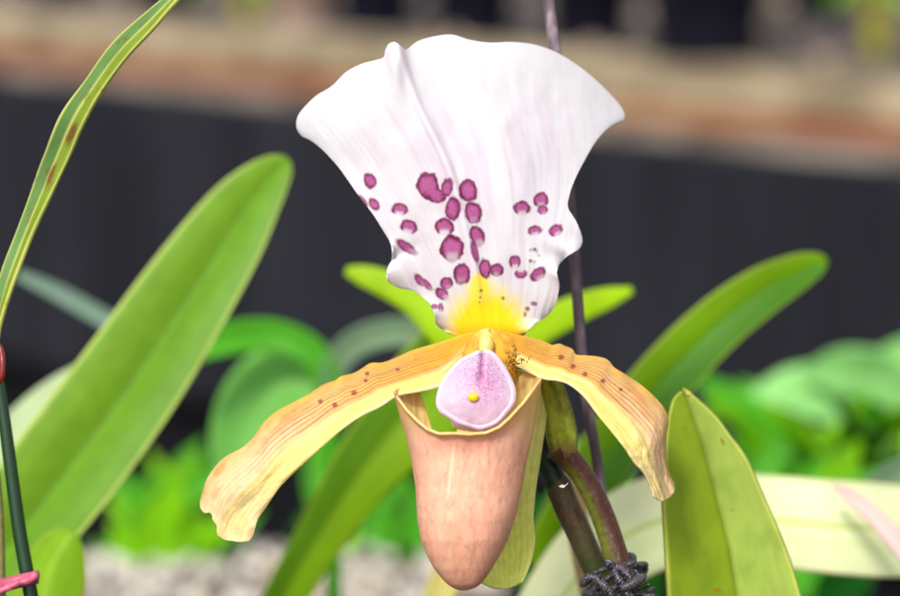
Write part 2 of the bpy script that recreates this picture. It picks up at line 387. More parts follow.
petal(topR, botR, [(484, 331), (487, 340), (490, 350)], tipR, dR,
      lambda a, b, u, v: petal_col(a, b, u, v, [(561, 358, 3), (573, 367, 2.8), (585, 375, 2.8), (602.6, 381.3, 2.6), (620.6, 390, 2.2)], 1))

# ---- pouch (closed cup with side wings, open top)
nth, ns = 300, 240
th = np.linspace(0, 2*PI, nth, endpoint=False); s = np.linspace(0, 1, ns)
yl_ = np.array([370, 391, 400, 417, 437, 457, 487, 520, 540, 555, 568, 578, 584, 588, 589.5]); xl_ = np.array([393, 394.5, 396.5, 401, 407, 412, 416.5, 418.5, 422, 428, 435, 443, 449, 456, 463.])
yr_ = np.array([370, 380, 400, 430, 460, 487, 513, 540, 555, 568, 578, 584, 588, 589.5]); xr_ = np.array([541, 540.5, 538, 532, 525.5, 521, 515.5, 506.5, 499, 491, 484, 479, 472, 465.])
TH, SS = np.meshgrid(th, s)
cosT = np.cos(TH); front = -np.sin(TH)         # front>0 faces the camera
# rim height by x (front half) and by angle (back half)
rx_f = np.array([-1, -.97, -.88, -.75, -.62, -.45, -.2, 0, .25, .45, .6, .78, .9, .97, 1])
ry_f = np.array([391, 398, 410, 421, 429, 433.5, 433, 434, 432.5, 427, 418, 403, 390, 382, 379])
rx_b = np.array([-1, -.9, -.72, -.66, -.6, -.56, -.3, 0, .3, .5, .58, .66, .8, .92, 1])
ry_b = np.array([391, 386, 378.5, 384, 408, 431, 445, 450, 445, 425, 400, 378, 371, 374, 379])
Cx = np.round(cosT, 6)
rim = np.where(front >= 0, np.interp(Cx, rx_f, ry_f), np.interp(Cx, rx_b, ry_b))
tt = SS**1.0
yy = 589.5+(rim-589.5)*(1-(1-tt)**1.6)**1.25
XL = np.interp(yy, yl_, xl_); XR = np.interp(yy, yr_, xr_)
# smooth the tables
def smt(a, k=5):
    ker = np.ones(k)/k; return np.apply_along_axis(lambda c: np.convolve(np.r_[[c[0]]*(k//2), c, [c[-1]]*(k//2)], ker, 'valid'), 0, a)
XL = smt(XL); XR = smt(XR)
XL[0] = XR[0] = (XL[0].mean()+XR[0].mean())/2
cx_ = (XL+XR)/2; rx_ = (XR-XL)/2
ppx = cx_+rx_*np.sign(cosT)*np.abs(cosT)**.93
dep = rx_*.2*np.where(front > 0, 1.0, .8)
dpp = -9-dep*np.sign(front)*np.abs(front)**.9 + 3*(590-yy)/160*0
dpp += -1.9*np.exp(-((1-tt)/.05)**2)*(front > 0)*ss(front, 0, .5)        # lip turned outward
dpp += -1.0*np.exp(-((ppx-463+.12*(yy-440))/10)**2)*(front > 0)*ss(yy, 434, 470)*0
dpp += .45*(fbm(ppx/14, yy/40, 5)-.5)*2
pc = mix(np.broadcast_to(S(244, 192, 164), TH.shape+(3,)), S(244, 198, 154), ss(yy, 440, 400))
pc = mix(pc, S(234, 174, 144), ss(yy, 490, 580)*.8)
pc = mix(pc, S(222, 190, 110), .75*(1-ss(yy, 395, 455))*ss(np.abs(Cx), .3, .8))
w1 = ppx/1.9+3.2*fbm(ppx/20, yy/18, 12); w2 = yy/13
net = fbm(w1, w2, 13, 2)
rg = 1-np.abs(2*fbm(ppx/4.2+2.5*fbm(ppx/20, yy/18, 12), yy/19, 13, 2)-1); rg2 = 1-np.abs(2*fbm(ppx/2.4+3*fbm(ppx/20, yy/18, 15), yy/12, 16, 2)-1)
pc = mix(pc, S(178, 88, 70), np.clip(.20*ss(rg, .84, .98)+.18*ss(rg2, .84, .98)+.10*ss(net, .5, .85), 0, .4)*ss(yy, 415, 450))
pc = mix(pc, S(238, 200, 168), .35*ss(fbm(ppx/9, yy/30, 18), .4, .8))
pc = mix(pc, S(240, 204, 164), .55*np.exp(-((ppx-452)/17)**2-((yy-490)/52)**2)*ss(fbm(ppx/5, yy/20, 28), .25, .7))  # soft highlight left of centre, painted into the pouch colour
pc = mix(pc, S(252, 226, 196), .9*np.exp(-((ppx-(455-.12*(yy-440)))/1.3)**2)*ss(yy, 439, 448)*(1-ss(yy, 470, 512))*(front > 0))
pc = mix(pc, S(190, 104, 90), .45*np.exp(-((yy-rim-10)/8)**2)*(front > 0)*ss(np.abs(yy-rim), 2, 5)*(1-ss(np.abs(Cx-.0), .3, .8)))  # dark pink shade beneath the lip, painted into the colour
pc = mix(pc, S(240, 202, 132), (1-ss(yy-rim, 1.5, 4.6))*.95)
inner = ss(-front, -.02, .08)
ic = mix(np.broadcast_to(S(236, 214, 138), TH.shape+(3,)), S(206, 160, 92), .6*ss(fbm(ppx/2.4, yy/30, 23), .45, .75))
pc = mix(pc, ic, inner)
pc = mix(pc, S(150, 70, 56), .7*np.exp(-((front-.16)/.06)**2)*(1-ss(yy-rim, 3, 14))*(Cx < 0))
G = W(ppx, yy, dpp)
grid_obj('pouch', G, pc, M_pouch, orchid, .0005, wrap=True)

# ---- synsepal behind the pouch
sl = [(500, 372), (470, 400), (452, 450), (450, 500), (458, 545), (470, 574), (483, 583)]
sr = [(546, 376), (551.5, 382), (548.5, 405), (545, 430), (540, 463), (535.5, 493), (533.5, 520), (535, 540), (531.7, 560), (527, 573), (522, 582)]
sb = [(500, 372), (522, 370), (546, 376)]; st_ = [(483, 583), (493, 587.5), (502, 588.5), (511, 587.5), (522, 582)]
px, py = coons(sl, sr, sb, st_, 110, 260)
U, V = np.meshgrid(np.linspace(0, 1, 110), np.linspace(0, 1, 260))
d = 7+3*np.sin(V*PI)-4*np.abs(U-.5)*2*.6 + .8*np.sin(V*22)*np.exp(-(1-U)/.12)*ss(V, .6, .8)-3*ss(V, .7, 1)
c = mix(np.broadcast_to(S(240, 242, 160), px.shape+(3,)), S(226, 232, 104), ss(V, .1, .9)*.8)
ln = np.abs(U*12-np.round(U*12)); c = mix(c, S(180, 190, 70), .3*np.exp(-(ln/.16)**2))
c = mix(c, S(222, 226, 140), .7*ss(U, .93, 1)); c = mix(c, c*.85, .6*ss(fbm(U*30, V*30, 3), .5, .8))
sheet('synsepal', px, py, d, c, M_petal, orchid, .0005)

# ---- column, white stigma, staminode with its knob
def blob(name, cx, cy, cd_, rx, ry, rd, mat, parent, col=None, nth=40, nph=24, bumpy=0, seed=0):
    a = np.linspace(0, 2*PI, nth, endpoint=False)[None]; b = np.linspace(.02, PI-.02, nph)[:, None]
    k = 1+bumpy*(fbm(np.cos(a)*2+5+0*b, np.sin(a)*2+b*2, seed)-.5)
    x = cx+rx*np.cos(a)*np.sin(b)*k; y = cy+ry*np.cos(b)*k+0*a; z = cd_-rd*np.sin(a)*np.sin(b)*k
    C = None if col is None else col(x, y, z)
    return grid_obj(name, W(x, y, z), C, mat, parent, 0, wrap=True, caps=True)
def ccol(x, y, z):
    c = mix(np.broadcast_to(S(226, 180, 60), x.shape+(3,)), S(212, 150, 40), ss(fbm(x/5, y/6, 2), .4, .7))
    c = mix(c, S(236, 216, 130), np.exp(-((x-485)/6)**2)*(1-ss(y, 346, 360)))
    return mix(c, S(150, 80, 20), .8*ss(fbm(x/1.3, y/1.3, 6), .66, .8)*ss(x, 498, 508))
blob('column', 490, 362, -1.5, 29, 31, 4.5, M_petal, orchid, ccol, bumpy=.3, seed=3)
blob('column_hood', 485.5, 347, -6, 8.5, 12, 1.9, M_petal, orchid, ccol, bumpy=.3, seed=5)
blob('stigma', 478, 423, -11.8, 28, 8.5, 1.6, M_white, orchid, bumpy=.25, seed=6)
# closed outline of the shield
out = crom([(483, 353.5), (479, 351), (474, 353.5), (460, 360.5), (448, 373.5), (440, 387.6), (437, 401.7), (440, 411), (449, 417.5), (460, 424), (474, 428.5), (483, 429.5), (497.5, 423.5), (507, 413), (514.5, 401.7), (514, 387.6), (508, 373.5), (500, 360.5), (492, 352.5), (486, 350.3), (483, 353.5)], 181)[:-1]
nr = 110
rr = np.linspace(0.0, 1, nr)[:, None]; c0 = np.array([476.5, 392.])
# ring grid from a seam centre
gx = c0[0]+(out[:, 0]-c0[0])[None]*rr; gy = c0[1]+(out[:, 1]-c0[1])[None]*rr
RR = rr+0*gx
dst = -13.2-.045*(gy-392)*0-3.*ss(gy, 350, 430)+2.2*RR**2-.35*np.exp(-((RR-.95)/.045)**2)
dst += 1.0*np.exp(-((gx-482+.05*(gy-350))/2.5)**2)*(1-ss(gy, 372, 392))      # notch groove at the apex
dst += .5*np.exp(-((gx-474)/8)**2)*ss(gy, 400, 425)
dst += .10*(fbm(gx/8, gy/8, 4)-.5)*2
c = mix(np.broadcast_to(S(198, 176, 194), gx.shape+(3,)), S(190, 148, 182), np.exp(-((gx-480)/26)**2-((gy-385)/28)**2))
sp = fbm(gx/.85, gy/.85, 40, 2); dens = np.exp(-((gx-481)/22)**2-((gy-378)/24)**2)+.35*np.exp(-(((gx-487)/12)**2+((gy-388)/14)**2))
c = mix(c, S(140, 50, 110), .62*ss(sp, .70-.24*dens, .84-.2*dens)*(1-ss(RR, .86, .95))*ss(dens, .12, .4))
c = mix(c, S(172, 78, 138), .5*np.exp(-((gx-482.5-.12*(gy-352)*0)/3.2)**2)*(1-ss(gy, 366, 396)))
c = mix(c, S(226, 210, 218), .7*ss(RR, .92, .98)); c = mix(c, S(206, 184, 204), .5*ss(gy, 405, 425))
stam = grid_obj('staminode', W(gx, gy, dst), c, M_shield, orchid, .0006, wrap=True)
blob('knob', 473.2, 397, -15.8, 5.3, 4.6, .9, M_knob, stam, bumpy=.2)
# hairs at the petal bases
Vh = []; Fh = []
for k in range(64):
    if k < 56: x = 513+rng.normal(0, 4.6); y = 364+rng.normal(0, 7); 
    else: x = 523+rng.normal(0, 4); y = 361+rng.normal(0, 2)
    an = rng.uniform(0, 2*PI); L_ = rng.uniform(2, 4.5); cv = rng.uniform(-1, 1)
    p = [(x+L_*t*math.cos(an+cv*t), y+L_*t*math.sin(an+cv*t), -7.2-2.2*t) for t in (0, .5, 1)]
    q = np.array(p); Pw = W(q[:, 0], q[:, 1], q[:, 2]); g = tube_np(Pw, np.array([.10, .08, .04])*.001, 5)
    off = sum(len(v) for v in Vh); Vh.append(g.reshape(-1, 3)); Fh += (gfaces(3, 5, True)+off).tolist()
mesh_obj('hair_tuft', np.vstack(Vh), Fh, M_hair, orchid)

# ---- ovary and flower stalk
def ovcol(t, a, Q):
    c = mix(np.broadcast_to(S(160, 168, 52), t.shape+(3,)), S(128, 140, 34), ss(np.cos(a*6), -.2, .8))
    c = mix(c, S(120, 70, 60), .75*ss(t, .72, .98)+0*a)
    return mix(c, c*.7, .6*ss(fbm(a*4, t*22, 6), .5, .75))
tube('ovary', [(545, 362, 6, 9), (551, 385, 7, 12), (556, 405, 8, 14.5), (560, 425, 9, 15.8), (562.5, 443, 10, 15), (563, 455, 10.5, 12.5)], M_stalk, orchid, nr=72, n=90, colf=ovcol, radf=lambda t, a: 1+.05*np.cos(a*6))
def stcol(t, a, Q):
    c = mix(np.broadcast_to(S(94, 98, 18), t.shape+(3,)), S(66, 36, 26), ss(np.abs(np.sin(a*.5+.35)), .72, .35))
    c = mix(c, S(78, 38, 38), .8*(1-ss(t, .02, .16)))
    c = mix(c, c*.72, .7*ss(fbm(a*9, t*60, 8), .5, .7))
    return mix(c, S(130, 118, 80), .35*ss(fbm(a*14, t*110, 18), .66, .8))
tube('stem', [(556, 447, 10, 14.5), (566, 456, 10.5, 12.5), (580, 472, 11, 11.6), (594, 496, 11, 11.6), (606, 525, 11, 12), (616, 556, 10, 12.4), (628, 590, 9, 12.6), (645, 640, 8, 12.8), (672, 760, 8, 13), (690, 1110, 8, 14)], M_stalk, orchid, nr=48, n=260, colf=lambda t, a, Q: stcol(np.clip(t*3.3, 0, 1), a, Q), radf=lambda t, a: 1+.015*np.cos(a*5+t*6))

# second stalk
stalk2 = empty('cut_flower_stalk', W(676, 1100, 16), 'dark green stalk with a dry brown sheath, tied beside the orchid stem', 'flower stalk')
tube('sheath', [(556, 478, 14, 10), (559, 486, 14, 12.6), (566, 505, 14, 13.2), (578, 530, 14.5, 13), (594, 566, 15, 12.8), (612, 604, 15.5, 12.5), (630, 640, 16, 12.5), (656, 760, 16, 13), (676, 1100, 16, 14)], M_stalk, stalk2, nr=48, n=260,
     colf=lambda t, a, Q: mix(mix(np.broadcast_to(S(48, 56, 18), t.shape+(3,)), S(72, 52, 36), (1-ss(t, .07, .16))*ss(fbm(a*2, t*16, 4), .2, .6)), S(44, 40, 26), .7*ss(fbm(a*5, t*50, 5), .52, .72)))
tube('stalk', [(536, 425, 15, 9), (541, 445, 15, 10), (548, 464, 14.5, 11), (556, 482, 14, 11.2), (566, 505, 14, 11), (590, 556, 15, 10.5)], M_stalk, stalk2, nr=40,
     colf=lambda t, a, Q: mix(np.broadcast_to(S(12, 30, 18), t.shape+(3,)), S(24, 48, 24), ss(fbm(a*2, t*9, 2), .4, .7)))
vs = W([559, 562, 565, 568, 564, 561], [486, 484.5, 485.8, 483, 487.6, 487.2], [2.2, 1.6, 1.8, 2.6, 1.5, 2.])
mesh_obj('torn_skin', vs, [[0, 1, 4, 5], [1, 2, 4], [2, 3, 4]], M_white, stalk2, solid=.0003, smooth=False)

# wire tie wound round the stalks
tie = empty('wire_tie', W(614, 586, 6), 'dark grey twisted wire tie wound round the two orchid stalks', 'wire tie')
def strand_path(base, off, turns, ph, rad):
    n = len(base); T = np.gradient(base, axis=0); T /= np.linalg.norm(T, axis=1)[:, None]
    z = np.array([0, .3, 1.]); A = np.cross(T, z); A /= np.linalg.norm(A, axis=1)[:, None]; B = np.cross(T, A)
    t = np.linspace(0, 2*PI*turns, n)+ph
    return base+off*(np.cos(t)[:, None]*A+np.sin(t)[:, None]*B)
def twisted(name, base, rad, turns, parent):
    Vs = []; Fs = []
    for ph in (0, PI):
        p = strand_path(base, rad*.8, turns, ph, rad)
        g = tube_np(p, rad, 10); o = sum(len(v) for v in Vs)
        Vs.append(g.reshape(-1, 3)); n = len(p)
        Fs += (gfaces(n, 10, True)+o).tolist(); Fs.append([o+k for k in range(10)][::-1]); Fs.append([o+(n-1)*10+k for k in range(10)])
    return mesh_obj(name, np.vstack(Vs), Fs, M_wire, parent)
for k in range(9):
    t = np.linspace(-.5+.35*(k%3), 2*PI+.3-.25*(k%4), 260)
    cx = 608+4.4*k+3*math.sin(k*2.1); cy = 568+7.8*k+2*math.sin(k*3.3)
    x = cx+(28+3*math.sin(k*1.7))*np.cos(t)*.915+2*np.sin(3*t+k); y = cy-29*np.cos(t)*(.40+.16*math.sin(k*2.7))+3.4*np.sin(2*t+k*1.9)+t*.6; z = 12+5.6*(-np.sin(t))
    z = np.where(z < 12, 12-(12-z)*1.35, z)
    twisted('wire_coil', W(x, y, z), .00028+.00016*rng.random(), int(rng.integers(22, 44)), tie)
for (pts) in ([(607, 562, 1.), (612, 567, 2), (616, 575, 2), (621, 583, 1.5), (626, 592, 1.5), (633, 602, 2)], [(616, 566, 2.5), (624, 570, 1.5), (630, 578, 1.2), (636, 580, 3)], [(583, 584, 4), (589, 577, 2.5), (598, 580, 2), (606, 588, 1.2), (612, 597, 1.5)], [(622, 588, 1), (632, 584, 0.5), (643, 577, 3)]):
    q = crom(pts, 130); twisted('wire_end', W(q[:, 0], q[:, 1], q[:, 2]-2.2), .00056, 8 if len(pts) > 4 else 5, tie)

for k in range(9):
    a0 = math.radians(-62+k*9+rng.uniform(-12, 12)); x0 = 622+rng.uniform(-6, 6)+k*2.2; y0 = 566+k*4.6; L_ = rng.uniform(9, 19)
    t = np.linspace(0, 1, 24); x = x0+L_*t*math.cos(math.radians(-25)+.3*math.sin(k*2.)); y = y0+L_*t*math.sin(math.radians(-25)+.5*math.sin(k*1.3)); z = 1.5+3*t*rng.random()
    p = W(x, y, z); g = tube_np(p, .00045*(1+.18*np.sin(t*40)), 10); grid_obj('wire_end', g, None, M_wire, tie, 0, wrap=True, caps=True)

# rod behind the flower
rod = tube('support_rod', [(660, 1090, 24, 5.6), (620, 640, 24, 5.6), (611, 560, 24, 5.6), (603, 510, 24, 5.6), (597, 460, 24, 5.5), (589, 415, 24, 5.5), (582, 360, 24, 5.6), (577, 290, 25, 5.7), (572, 230, 25, 5.7), (565, 150, 25, 5.8), (556, 60, 26, 5.9), (549, 0, 26, 6), (544, -60, 26, 6)], M_rod, None, n=160, nr=20, radf=lambda t, a: 1+.03*np.sin(t*200)*np.cos(a))
tag(rod, 'thin brownish grey metal rod standing behind the white sepal', 'support rod')

# ================================================================== LEAVES NEAR THE FLOWER
def leafcol(c_main, c_mid, c_edge, mid_w=.06, left=None, right=None, streak=.3, patches=0, edge0=.9):
    def f(u, t, seed):
        c = np.broadcast_to(c_main, u.shape+(3,))
        if left is not None: c = mix(c, left, ss(-u, .0, .25))
        if right is not None: c = mix(c, right, ss(u, .0, .25))
        c = mix(c, c*.78, streak*ss(fbm(u*9+seed, t*5, seed+3), .4, .7))
        c = mix(c, c*.80, .5*ss(fbm(u*34+seed, t*4, seed+6), .45, .75)); c = mix(c, c*1.25+.02, .25*ss(fbm(u*5, t*14, seed+12), .6, .85))
        c = mix(c, c_mid, .8*np.exp(-(u/mid_w)**2))
        c = mix(c, c_edge, .7*ss(np.abs(u), edge0, .99))
        if patches: c = mix(c, S(120, 70, 20), patches*ss(fbm(u*3+seed, t*30, seed+9), .7, .8))
        return c
    return f
# right front leaf (sharp)
lf = [(682, 391), (676, 396), (671.6, 404), (667, 428), (665, 464), (662.6, 500), (665, 544), (668, 600), (672, 650), (690, 800), (726, 1080)]
rf = [(683, 391), (689, 393), (697, 399), (716, 417), (729.6, 435), (747, 459), (763, 495), (778.7, 531), (792, 566.5), (803, 605), (814, 650), (820, 780), (766, 1080)]
px, py = coons(lf[::-1], rf[::-1], [(726, 1080), (740, 1084), (752, 1084), (766, 1080)], [(682, 391), (682.5, 390.8), (683, 391)], 120, 560)
px[-1] = 682.5; 
midl = [(684, 391), (689, 406), (703, 446), (716, 495), (729.6, 548.7), (738, 600), (745, 654), (750, 800), (746, 1080)]
dmm, sd = dist_poly(px, py, midl)
U, V = np.meshgrid(np.linspace(0, 1, 120), np.linspace(0, 1, 560))
d = 24+4.5*(1-np.exp(-dmm/22))*-1*0+np.where(sd > 0, 1, -1)*0
d = 26-.10*np.minimum(dmm, 80)-3.5*V+1.2*np.exp(-(dmm/2.5)**2)+.5*(fbm(px/30, py/60, 3)-.5)
lft = sd > 0
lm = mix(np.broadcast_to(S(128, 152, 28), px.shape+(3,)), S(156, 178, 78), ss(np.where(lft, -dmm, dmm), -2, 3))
lm = mix(lm, lm*.86, .6*ss(fbm((px-.18*py)/5+2*fbm(px/40,py/40,6), py/40, 5), .4, .8)); lm = mix(lm, S(110, 136, 40), .35*ss(fbm(px/22, py/30, 15), .45, .8))
lm = mix(lm, S(204, 212, 130), .85*np.exp(-((dmm-.8)/1.6)**2)); lm = mix(lm, S(196, 196, 90), .6*ss(np.abs(U-.5)*2, .94, .99))
for (cx, cy, rx, ry, ro) in [(687, 401, 1.5, 5, -.2), (723.5, 441, 1.2, 4.6, -.5), (684, 428, 1.1, 1.1, 0), (733, 509, 1.1, 1.1, 0), (716, 590, 5, 1.2, .2), (682.5, 394, 1.5, 3, 0), (690, 395, 1.4, 1.2, 0)]:
    x = (px-cx)*math.cos(ro)+(py-cy)*math.sin(ro)*-1*-1; y = -(px-cx)*math.sin(ro)+(py-cy)*math.cos(ro)
    lm = mix(lm, S(150, 70, 14), .8*(1-ss(np.hypot(x/rx, y/ry)+.4*(fbm(px/2, py/2, 1)-.5), .6, 1.2)))
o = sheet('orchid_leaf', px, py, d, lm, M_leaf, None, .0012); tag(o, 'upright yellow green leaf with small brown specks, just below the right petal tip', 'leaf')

# big blurred leaf at left
o = ribbon('orchid_leaf', [(-40, 950, 95, 14), (-62, 760, 95, 34), (-48, 640, 95, 45), (-5, 565, 95, 50), (45, 500, 95, 54), (91, 440, 96, 55), (140, 372, 98, 53), (184, 305, 100, 48.5), (222, 247, 102, 42), (247, 208, 104, 34), (269, 180, 105, 23), (283, 165, 106, 12), (288, 159.5, 106, 3)], M_leaf, None,
           leafcol(S(102, 146, 26), S(58, 104, 10), S(196, 208, 110), .035, left=S(112, 154, 34), right=S(98, 144, 28), streak=.3), nu=101, nv=140, fold=.85, arch=.45, tilt=8, solid=.0015)
tag(o, 'broad folded green leaf rising diagonally on the left, its tip above mid height', 'leaf')
o = ribbon('orchid_leaf', [(-40, 500, 150, 20), (0, 452, 150, 22), (35, 415, 150, 21), (62, 388, 150, 15), (84, 364, 150, 3)], M_leaf_far, None, leafcol(S(188, 206, 160), S(190, 208, 160), S(200, 214, 170)), fold=.1, tilt=25)
tag(o, 'pale whitish green leaf edge peeping out behind the broad left leaf', 'leaf')
# arching narrow leaf, front left
o = ribbon('arching_leaf', [(-4, 345, 8, 3), (0, 318, 8, 7), (9, 282, 8, 10), (24, 240, 8, 10), (40, 200, 7, 11), (55, 162, 6, 12), (72, 122, 4, 12.5), (92, 90, 3, 11), (120, 52, 1, 11), (150, 22, 0, 9.5), (170, 2, -1, 7.5), (195, -22, -2, 6)], M_leaf, None,
           lambda u, t, s_: mix(mix(leafcol(S(112, 140, 44), S(206, 206, 122), S(214, 214, 120), .13, left=S(106, 146, 78), right=S(124, 146, 40), streak=.5, edge0=.8)(u, t, 4), S(112, 58, 26), .85*np.clip((1-ss(np.hypot((u-.45)/.35, (t-.53)/.035)+.5*(fbm(u*4, t*60, 2)-.5), .5, 1.1))+(1-ss(np.hypot((u-.25)/.3, (t-.42)/.035)+.5*(fbm(u*4, t*60, 5)-.5), .5, 1.1)), 0, 1)), S(120, 80, 30), .5*ss(fbm(u*3+9, t*40, 3), .7, .8)),
           nu=33, nv=160, fold=.35, tilt=[50, 40, 20, 0, 10, 20, 30], solid=.0009, wave=.10)
tag(o, 'narrow arching green leaf with brown scars crossing the upper left corner', 'leaf')

# dark green plant stake + clip + tie at far left
o = tube('green_stake', [(110, 1120, 12, 7.2), (44, 680, 12, 7.2), (31, 596, 12, 7.2), (20, 535, 12, 7), (11, 470, 12, 6.6), (3, 410, 12, 6), (-3, 375, 12, 5.5), (-8, 340, 12, 5)], M_stake, None, nr=24)
tag(o, 'dark green round stake at the left edge, bound by a pink tie', 'plant stake')
o = tube('twig', [(14, 1110, 16, 6), (2, 680, 16, 6), (0, 596, 16, 6), (-2, 520, 16, 6), (-5, 470, 16, 5)], M_stalk, None, colf=lambda t, a, Q: np.broadcast_to(S(122, 118, 70), t.shape+(3,)))
tag(o, 'olive brown dry stem beside the dark green stake, cut by the left edge', 'stem')
o = tube('clip', [(-3, 385, 4, 1.5), (1.5, 378, 3, 2.8), (2.5, 362, 3, 3), (.5, 349, 4, 2.8), (-5, 341, 4, 1.8)], M_red, None, nr=16)
tag(o, 'small glossy dark red clip at the left edge on top of the green stake', 'clip')
pt = empty('pink_tie', W(20, 586, 2), 'pink plastic tie wrapped round the dark green stake at the left edge', 'plant tie')
t = np.linspace(0, 2*PI, 100)
def band(name, xc, yc, rx, slope, hw, parent):
    P = []
    for k in range(100):
        x = xc+rx*math.cos(t[k]); z = 12-4.2*math.sin(t[k])*1.0-.0; y = yc+slope*(x-xc)
        P.append([(x, y-hw, z), (x+1, y-hw*.3, z-.5*math.sin(t[k])), (x+.5, y+hw*.35, z-.3*math.sin(t[k])), (x, y+hw, z)])
    P = np.array(P); grid_obj(name, W(P[..., 0], P[..., 1], P[..., 2]), None, M_tie, parent, .0004)
band('band', 16, 582, 22, -.24, 6.5, pt)
q = crom([(36, 574, 6), (30, 580, 5), (18, 583, 4.5), (2, 590, 4), (-20, 598, 4)], 60)
G = tube_np(W(q[:, 0], q[:, 1], q[:, 2]), np.linspace(.0008, .0006, 60)*(1+.12*np.sin(np.linspace(0, 40, 60))), 12); grid_obj('tail', G, None, M_tie, pt, 0, wrap=True, caps=True)

# yellow-green strap leaves behind the flower
lime = leafcol(S(168, 208, 10), S(184, 216, 20), S(196, 218, 50), streak=.3)
def rb(name, pts, lab, cf, cat='leaf', group=None, mat=None, parent=None, **k):
    o = ribbon(name, pts, mat or M_leaf_far, parent, cf, **k)
    if parent is None: tag(o, lab, cat, group)
    return o
rb('strap_leaf', [(478, 372, 120, 16), (445, 332, 120, 17), (418, 302, 121, 16), (390, 286, 122, 13.5), (364, 276, 123, 10), (346, 271, 124, 4)], 'bright lime leaf tip poking out left of the white sepal base', lime, fold=.2, arch=.3)
rb('strap_leaf', [(470, 372, 118, 17), (510, 348, 119, 17), (545, 325, 120, 16), (580, 308, 121, 13.5), (608, 298, 122, 10), (632, 290, 123, 3)], 'bright lime leaf running right from behind the sepal and across the rod', lime, fold=.2, arch=.3)
rb('strap_leaf', [(540, 570, 108, 26), (585, 490, 109, 28), (628, 422, 110, 29), (675, 366, 112, 29), (720, 322, 114, 27), (762, 291, 116, 24), (797, 272, 118, 18), (818, 263, 119, 11), (827, 260, 119, 3)], 'long green strap leaf reaching up to a blunt tip on the right', leafcol(S(98, 158, 10), S(62, 122, 10), S(180, 196, 80), .06, left=S(128, 174, 14), right=S(76, 136, 6)), fold=.5, arch=.2, nu=81, solid=.0014)
rb('strap_leaf', [(200, 880, 150, 12), (246, 690, 150, 20), (284, 600, 140, 22), (320, 538, 135, 25), (368, 465, 130, 34), (422, 402, 128, 47), (462, 350, 126, 40), (480, 318, 125, 12)], 'olive green leaf running diagonally down behind the pouch on its left', leafcol(S(112, 152, 14), S(120, 156, 30), S(150, 172, 40), .1, left=S(88, 134, 16), right=S(124, 166, 10)), fold=.3, arch=.2)
rb('orchid_leaf', [(30, 1010, 70, 10), (26, 800, 70, 22), (26, 720, 70, 28), (34, 640, 70, 36), (44, 592, 70, 36), (54, 562, 70, 32), (66, 543, 70, 21), (74, 533, 70, 6)], 'short rounded green leaf tip low on the left beside the stake', leafcol(S(120, 164, 20), S(140, 176, 40), S(190, 196, 60)), mat=M_leaf, fold=-.25, tilt=15, arch=.2)
# cream variegated leaf
def cream(u, t, s_):
    c = np.broadcast_to(S(226, 230, 188), u.shape+(3,))
    c = mix(c, S(214, 224, 172), ss(u, 0, .3)*.6); c = mix(c, S(186, 200, 96), .9*np.exp(-((u)/.07)**2))
    c = mix(c, S(200, 214, 148), .4*ss(fbm(u*8, t*3, 3), .5, .7)); return mix(c, S(214, 190, 150), .5*ss(np.abs(u), .93, 1))
o = rb('variegated_leaf', [(470, 960, 78, 12), (480, 780, 78, 26), (500, 690, 78, 32), (548, 618, 80, 40), (595, 560, 84, 48), (650, 525, 88, 51), (710, 517, 92, 51), (775, 521, 96, 51), (840, 527, 100, 52), (900, 530, 104, 51), (980, 532, 110, 38), (1040, 535, 114, 20)], 'cream and pale green variegated leaf lying across the lower right', cream, mat=M_leaf_far, fold=.12, arch=.12, tilt=32, nu=33, nv=120)
rb('dead_leaf', [(985, 660, 50, 10), (938, 592, 56, 10), (902, 548, 66, 10), (876, 518, 76, 9), (850, 496, 86, 7), (834, 487, 92, 3)], 'narrow pinkish white blade crossing the cream leaf at the right edge', leafcol(S(226, 200, 194), S(236, 216, 208), S(226, 190, 182)))
rb('strap_leaf', [(420, 700, 130, 12), (432, 620, 130, 15), (446, 575, 130, 15), (456, 530, 130, 8)], 'pale straw yellow leaf tip directly under the pouch', leafcol(S(206, 196, 120), S(214, 206, 140), S(214, 206, 150)))
rb('dead_leaf', [(590, 600, 60, 9), (580, 540, 60, 11), (572, 490, 60, 11), (566, 450, 60, 8), (564, 430, 60, 3)], 'dry tan leaf seen between the two stalks', leafcol(S(200, 170, 120), S(210, 190, 140), S(200, 180, 130)))
rb('grass_blade', [(150, 344, 200, 9), (110, 322, 200, 9), (60, 294, 200, 8), (18, 274, 200, 5)], 'slim greyish green blade slanting across at the left, behind the broad leaf', leafcol(S(130, 160, 140), S(140, 170, 150), S(160, 180, 160)))

